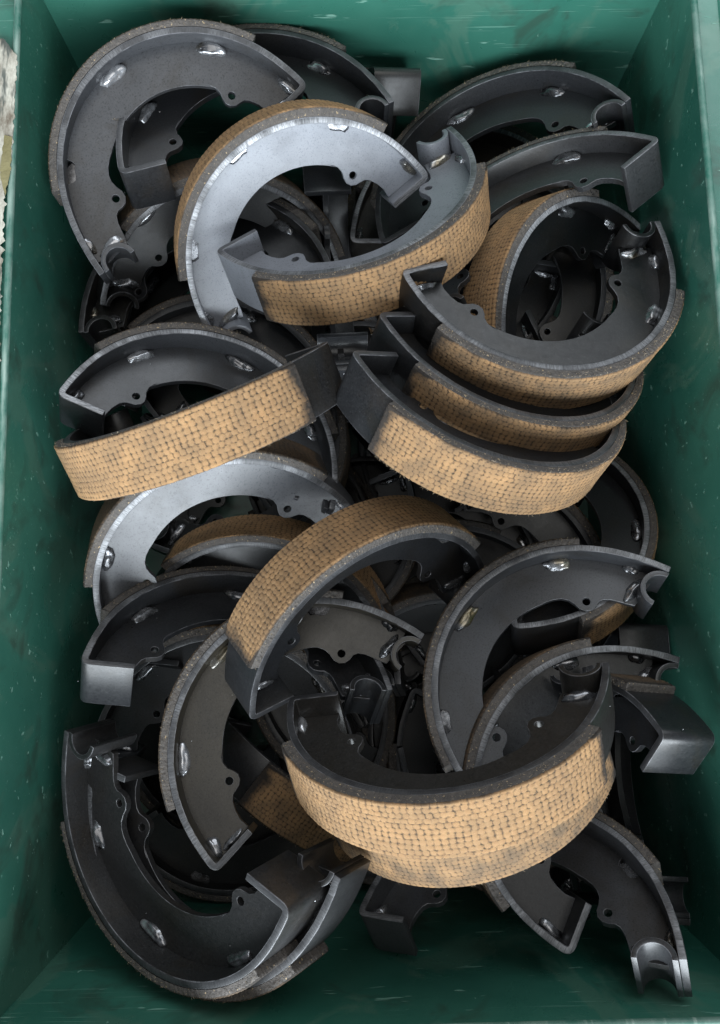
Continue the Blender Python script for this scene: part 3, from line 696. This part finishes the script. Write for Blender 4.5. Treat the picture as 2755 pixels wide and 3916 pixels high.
# (grey or worn coat 0..1, warm tint 0..1, bare rim edge 0..1, lining dirt 0..1, weld variant, lining mesh)
SPEC = {
'S1': (0.13, 0.05, 0.3, 0.4, 0, 0),
'S8': (0.72, 0.0, 0.95, 0.2, 1, 1),
'S9': (0.5, 0.0, 0.55, 0.25, 1, 2),
'S4': (0.049, 0, 0.15, 0.6, 1, 3),
'S5': (0.056, 0.1, 0.35, 0.6, 0, 0),
'S12': (0.021, 0, 1, 0.15, 1, 1),
'S13': (0.0, 0, 0.4, 0.6, 2, 2),
'S14': (0.028, 0, 0.2, 0.55, 1, 3),
'S15': (0.028, 0, 0.15, 0.45, 1, 0),
'S18': (0.1, 0, 0.9, 0.5, 1, 1),  # lighter grey coat paints in the sheen reflected on this web
'S19': (0.028, 0.1, 0.15, 0.25, 0, 2),
'S21': (0.34, 0.25, 0.6, 0.5, 3, 3),  # warm tint is a brown reflection put into the web colour
'S22': (0.02, 0, 0.3, 0.3, 1, 0),
'S23': (0.042, 0, 0.5, 0.5, 1, 1),
'S24': (0.042, 0, 0.15, 0.2, 1, 2),
'S25': (0.06, 0.75, 0.35, 0.5, 3, 3),  # strong warm tint paints the brown reflection on this web
'S27': (0.11, 0, 0.5, 0.6, 4, 0),
'S29': (0.042, 0.1, 0.5, 0.6, 4, 1),
'S30': (0.035, 0.3, 0.1, 0.15, 1, 2),
'S31': (0.042, 0, 0.15, 0.7, 1, 3),
'S37': (0.035, 0.12, 0.1, 0.6, 1, 0),
'S33': (0.11, 0.1, 0.6, 0.6, 2, 1),
'S2': (0.035, 0, 0.15, 0.6, 1, 3),
'S7': (0.028, 0.1, 0.5, 0.5, 2, 1),
'S16': (0.021, 0, 0.1, 0.5, 0, 2),
'S17': (0.021, 0, 0.1, 0.6, 0, 3),
'S42': (0.035, 0, 0.7, 0.5, 0, 0),
'S43': (0.021, 0, 0.1, 0.5, 1, 1),
'S3': (0.07, 0.3, 0.1, 0.5, 0, 2),
'S38': (0.042, 0.1, 0.2, 0.6, 0, 0),
'D1': (0.07, 0, 0.1, 0.5, 0, 1),
'D2': (0.014, 0, 0.1, 0.5, 1, 2),
'D3': (0.084, 0.6, 1.0, 0.5, 0, 3),
'D4': (0.021, 0, 0.1, 0.5, 1, 0),
'D6': (0.021, 0, 0.1, 0.5, 1, 1),
'S44': (0.056, 0, 0.1, 0.5, 1, 2),
'S40': (0.042, 0, 0.1, 0.5, 1, 3),
'S32': (0.028, 0, 0.1, 0.6, 1, 0),
'D12': (0.035, 0, 0.1, 0.6, 0, 1),
'D13': (0.014, 0, 0.1, 0.6, 0, 2),
'D14': (0.014, 0, 0.1, 0.6, 0, 3),
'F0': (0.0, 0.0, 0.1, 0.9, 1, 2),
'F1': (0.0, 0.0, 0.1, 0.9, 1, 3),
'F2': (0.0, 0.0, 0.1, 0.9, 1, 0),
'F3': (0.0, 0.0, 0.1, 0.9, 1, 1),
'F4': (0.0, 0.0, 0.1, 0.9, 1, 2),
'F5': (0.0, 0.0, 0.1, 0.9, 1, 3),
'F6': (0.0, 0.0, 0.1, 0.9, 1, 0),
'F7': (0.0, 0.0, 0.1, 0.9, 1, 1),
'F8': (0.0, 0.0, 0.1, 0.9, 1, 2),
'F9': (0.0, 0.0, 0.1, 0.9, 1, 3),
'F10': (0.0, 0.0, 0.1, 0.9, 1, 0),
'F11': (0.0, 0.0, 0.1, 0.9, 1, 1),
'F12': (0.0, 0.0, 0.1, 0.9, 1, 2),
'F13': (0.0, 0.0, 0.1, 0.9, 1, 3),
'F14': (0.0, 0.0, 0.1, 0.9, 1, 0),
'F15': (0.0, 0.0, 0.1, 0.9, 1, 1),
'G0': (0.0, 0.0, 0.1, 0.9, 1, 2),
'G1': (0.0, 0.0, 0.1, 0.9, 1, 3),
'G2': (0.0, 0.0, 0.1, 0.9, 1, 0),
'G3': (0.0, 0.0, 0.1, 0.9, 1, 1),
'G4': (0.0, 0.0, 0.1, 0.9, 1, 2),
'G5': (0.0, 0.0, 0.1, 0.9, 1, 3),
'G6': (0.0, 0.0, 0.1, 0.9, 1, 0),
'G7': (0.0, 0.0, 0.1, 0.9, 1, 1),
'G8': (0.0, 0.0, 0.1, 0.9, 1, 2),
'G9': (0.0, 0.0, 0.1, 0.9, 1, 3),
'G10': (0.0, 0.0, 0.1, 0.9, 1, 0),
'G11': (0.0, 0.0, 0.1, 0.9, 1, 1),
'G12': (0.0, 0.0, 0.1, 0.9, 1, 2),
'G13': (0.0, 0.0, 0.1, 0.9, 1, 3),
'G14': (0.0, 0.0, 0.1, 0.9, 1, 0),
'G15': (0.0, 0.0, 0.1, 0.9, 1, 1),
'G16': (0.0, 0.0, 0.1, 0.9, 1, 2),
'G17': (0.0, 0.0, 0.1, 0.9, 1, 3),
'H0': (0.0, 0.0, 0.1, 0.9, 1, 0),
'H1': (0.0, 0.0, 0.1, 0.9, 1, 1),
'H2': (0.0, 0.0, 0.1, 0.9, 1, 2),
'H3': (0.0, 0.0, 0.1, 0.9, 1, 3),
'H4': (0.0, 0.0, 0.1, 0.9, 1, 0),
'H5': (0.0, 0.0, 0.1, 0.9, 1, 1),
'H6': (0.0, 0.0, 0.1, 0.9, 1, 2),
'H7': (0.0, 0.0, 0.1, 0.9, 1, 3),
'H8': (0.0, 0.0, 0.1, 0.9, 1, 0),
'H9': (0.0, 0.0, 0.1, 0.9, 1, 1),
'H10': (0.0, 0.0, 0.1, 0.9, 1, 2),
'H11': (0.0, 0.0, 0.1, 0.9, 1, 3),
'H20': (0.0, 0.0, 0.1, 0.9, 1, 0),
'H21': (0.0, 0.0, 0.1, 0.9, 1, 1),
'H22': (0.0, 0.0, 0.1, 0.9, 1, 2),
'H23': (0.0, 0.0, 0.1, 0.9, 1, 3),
}
LABEL = {
'S1': 'dark grey brake shoe with broad flat web, top left against the green walls',
'S8': 'silvery pale brake shoe with bright ground rim and smooth web without beads, upper centre',
'S9': 'brake shoe with grey web and tan lining facing front, interlocked through the silvery pale one',
'S4': 'black brake shoe at top right whose open half tube faces the right wall',
'S5': 'black brake shoe with square bent pad pointing at the right wall, near the top',
'S12': 'brake shoe with bright striped rim standing on its tan lining, behind the nested stack',
'S13': 'topmost of three nested brake shoes on the right, its whole black web showing',
'S14': 'middle of three nested brake shoes on the right, only lining and bare black end showing',
'S15': 'lowest of three nested brake shoes on the right, with the widest band of tan lining',
'S18': 'black brake shoe with bright arched rim crossed by the long tan strip, left side',
'S19': 'brake shoe on edge showing one long straight strip of tan woven lining, left middle',
'S21': 'brake shoe with light grey and brownish web lying under the long tan strip, left',
'S22': 'brake shoe whose shaded lining shows inside the opening of the light grey web',
'S23': 'black brake shoe with square bent pad facing the viewer near the left wall, middle height',
'S24': 'brake shoe standing up as a tan arch in the centre of the heap',
'S25': 'brake shoe with brownish web curving under the tan arch, from half tube to pad',
'S27': 'black brake shoe with furry lining edge and gold tinted welds, right of the arch',
'S29': 'brake shoe pointing its half tube at the right wall, below the gold tinted welds',
'S30': 'upper brake shoe of the pair with big tan lining bands at bottom centre',
'S31': 'lower brake shoe nested beneath the big tan band at bottom centre',
'S37': 'large black brake shoe in the bottom left corner with half tube and pad showing',
'S33': 'black brake shoe in the bottom right corner with half tube resting on the green wall',
'S2': 'black brake shoe behind the top left one, its half tube beside the back wall',
'S7': 'dark brake shoe under the top left and silvery shoes with a pale tipped inner rim',
'S16': 'black brake shoe tucked against the left wall below the top left shoe',
'S17': 'sooty brake shoe of which one lining arc shows above the bright arched rim, left',
'S42': 'dark brake shoe beneath the three nested ones, its bright rim curving by the right wall',
'S43': 'black brake shoe end with half tube opening downwards in the central dark hollow',
'S3': 'grey bent pad end of a brake shoe poking up against the back wall',
'S38': 'black brake shoe nested behind the large bottom left one, its bare rim curving beside it',
'D1': 'brake shoe standing on end whose grey pad hangs inside the silvery shoe opening',
'D2': 'dark brake shoe with a sharp bent corner inside the opening between the interlocked shoes',
'D3': 'black brake shoe buried in shadow at the bottom of the heap',
'D4': 'shadowed brake shoe end with shiny weld seen through the ring of the striped rim shoe',
'D6': 'shadowed brake shoe with thin bent pad edge inside the right hand ring opening',
'S44': 'brake shoe with pale web tip showing below the square pad near the left wall',
'S40': 'brake shoe lying face down, a speckled tan patch left of the big tan bands',
'S32': 'black brake shoe with smooth bare rim end slanting towards the right wall, lower right',
'D12': 'brake shoe on end by the right wall with its half tube lying sideways, bottom right',
'D13': 'shadowed brake shoe with a thin brown lining edge below the three nested ones',
'D14': 'shadowed brake shoe web deep down between the tan arch and the three nested shoes',
'F0': 'black brake shoe buried in shadow at the bottom of the heap',
'F1': 'black brake shoe buried in shadow at the bottom of the heap',
'F2': 'black brake shoe buried in shadow at the bottom of the heap',
'F3': 'black brake shoe buried in shadow at the bottom of the heap',
'F4': 'black brake shoe buried in shadow at the bottom of the heap',
'F5': 'black brake shoe buried in shadow at the bottom of the heap',
'F6': 'black brake shoe buried in shadow at the bottom of the heap',
'F7': 'black brake shoe buried in shadow at the bottom of the heap',
'F8': 'black brake shoe buried in shadow at the bottom of the heap',
'F9': 'black brake shoe buried in shadow at the bottom of the heap',
'F10': 'black brake shoe buried in shadow at the bottom of the heap',
'F11': 'black brake shoe buried in shadow at the bottom of the heap',
'F12': 'black brake shoe buried in shadow at the bottom of the heap',
'F13': 'black brake shoe buried in shadow at the bottom of the heap',
'F14': 'black brake shoe buried in shadow at the bottom of the heap',
'F15': 'black brake shoe buried in shadow at the bottom of the heap',
'G0': 'black brake shoe buried in shadow at the bottom of the heap',
'G1': 'black brake shoe buried in shadow at the bottom of the heap',
'G2': 'black brake shoe buried in shadow at the bottom of the heap',
'G3': 'black brake shoe buried in shadow at the bottom of the heap',
'G4': 'black brake shoe buried in shadow at the bottom of the heap',
'G5': 'black brake shoe buried in shadow at the bottom of the heap',
'G6': 'black brake shoe buried in shadow at the bottom of the heap',
'G7': 'black brake shoe buried in shadow at the bottom of the heap',
'G8': 'black brake shoe buried in shadow at the bottom of the heap',
'G9': 'black brake shoe buried in shadow at the bottom of the heap',
'G10': 'black brake shoe buried in shadow at the bottom of the heap',
'G11': 'black brake shoe buried in shadow at the bottom of the heap',
'G12': 'black brake shoe buried in shadow at the bottom of the heap',
'G13': 'black brake shoe buried in shadow at the bottom of the heap',
'G14': 'black brake shoe buried in shadow at the bottom of the heap',
'G15': 'black brake shoe buried in shadow at the bottom of the heap',
'G16': 'black brake shoe buried in shadow at the bottom of the heap',
'G17': 'black brake shoe buried in shadow at the bottom of the heap',
'H0': 'black brake shoe buried in shadow at the bottom of the heap',
'H1': 'black brake shoe buried in shadow at the bottom of the heap',
'H2': 'black brake shoe buried in shadow at the bottom of the heap',
'H3': 'black brake shoe buried in shadow at the bottom of the heap',
'H4': 'black brake shoe buried in shadow at the bottom of the heap',
'H5': 'black brake shoe buried in shadow at the bottom of the heap',
'H6': 'black brake shoe buried in shadow at the bottom of the heap',
'H7': 'black brake shoe buried in shadow at the bottom of the heap',
'H8': 'black brake shoe buried in shadow at the bottom of the heap',
'H9': 'black brake shoe buried in shadow at the bottom of the heap',
'H10': 'black brake shoe buried in shadow at the bottom of the heap',
'H11': 'black brake shoe buried in shadow at the bottom of the heap',
'H20': 'black brake shoe buried in shadow at the bottom of the heap',
'H21': 'black brake shoe buried in shadow at the bottom of the heap',
'H22': 'black brake shoe buried in shadow at the bottom of the heap',
'H23': 'black brake shoe buried in shadow at the bottom of the heap',
}
SOOTY = {'S1', 'S2', 'S4', 'S5', 'S7', 'S16', 'S17', 'S18', 'S21', 'S25', 'S27', 'S29', 'S33', 'S37', 'S38', 'S32', 'S23'}   # linings with a blackened face
GROUP = 'brake shoes heaped in the green bin'
for key, (pos, q) in POSE.items():
    wear, warm, bare, dirt, var, lin = SPEC.get(key, (0.25, 0.1, 0.25, 0.3, 0, 0))
    if (var, lin) in PROTO: r = copy_shoe(PROTO[(var, lin)])
    else: r = PROTO[(var, lin)] = make_shoe(var, lin)
    r.location = Vector(pos) * S; r.rotation_mode = 'QUATERNION'; r.rotation_quaternion = Quaternion(q)
    r['label'] = LABEL[key]; r['category'] = 'brake shoe'; r['group'] = GROUP
    for c in r.children:
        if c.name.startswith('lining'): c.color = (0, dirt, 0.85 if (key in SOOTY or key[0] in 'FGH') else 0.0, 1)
        else: c.color = (wear, warm, bare, 1)
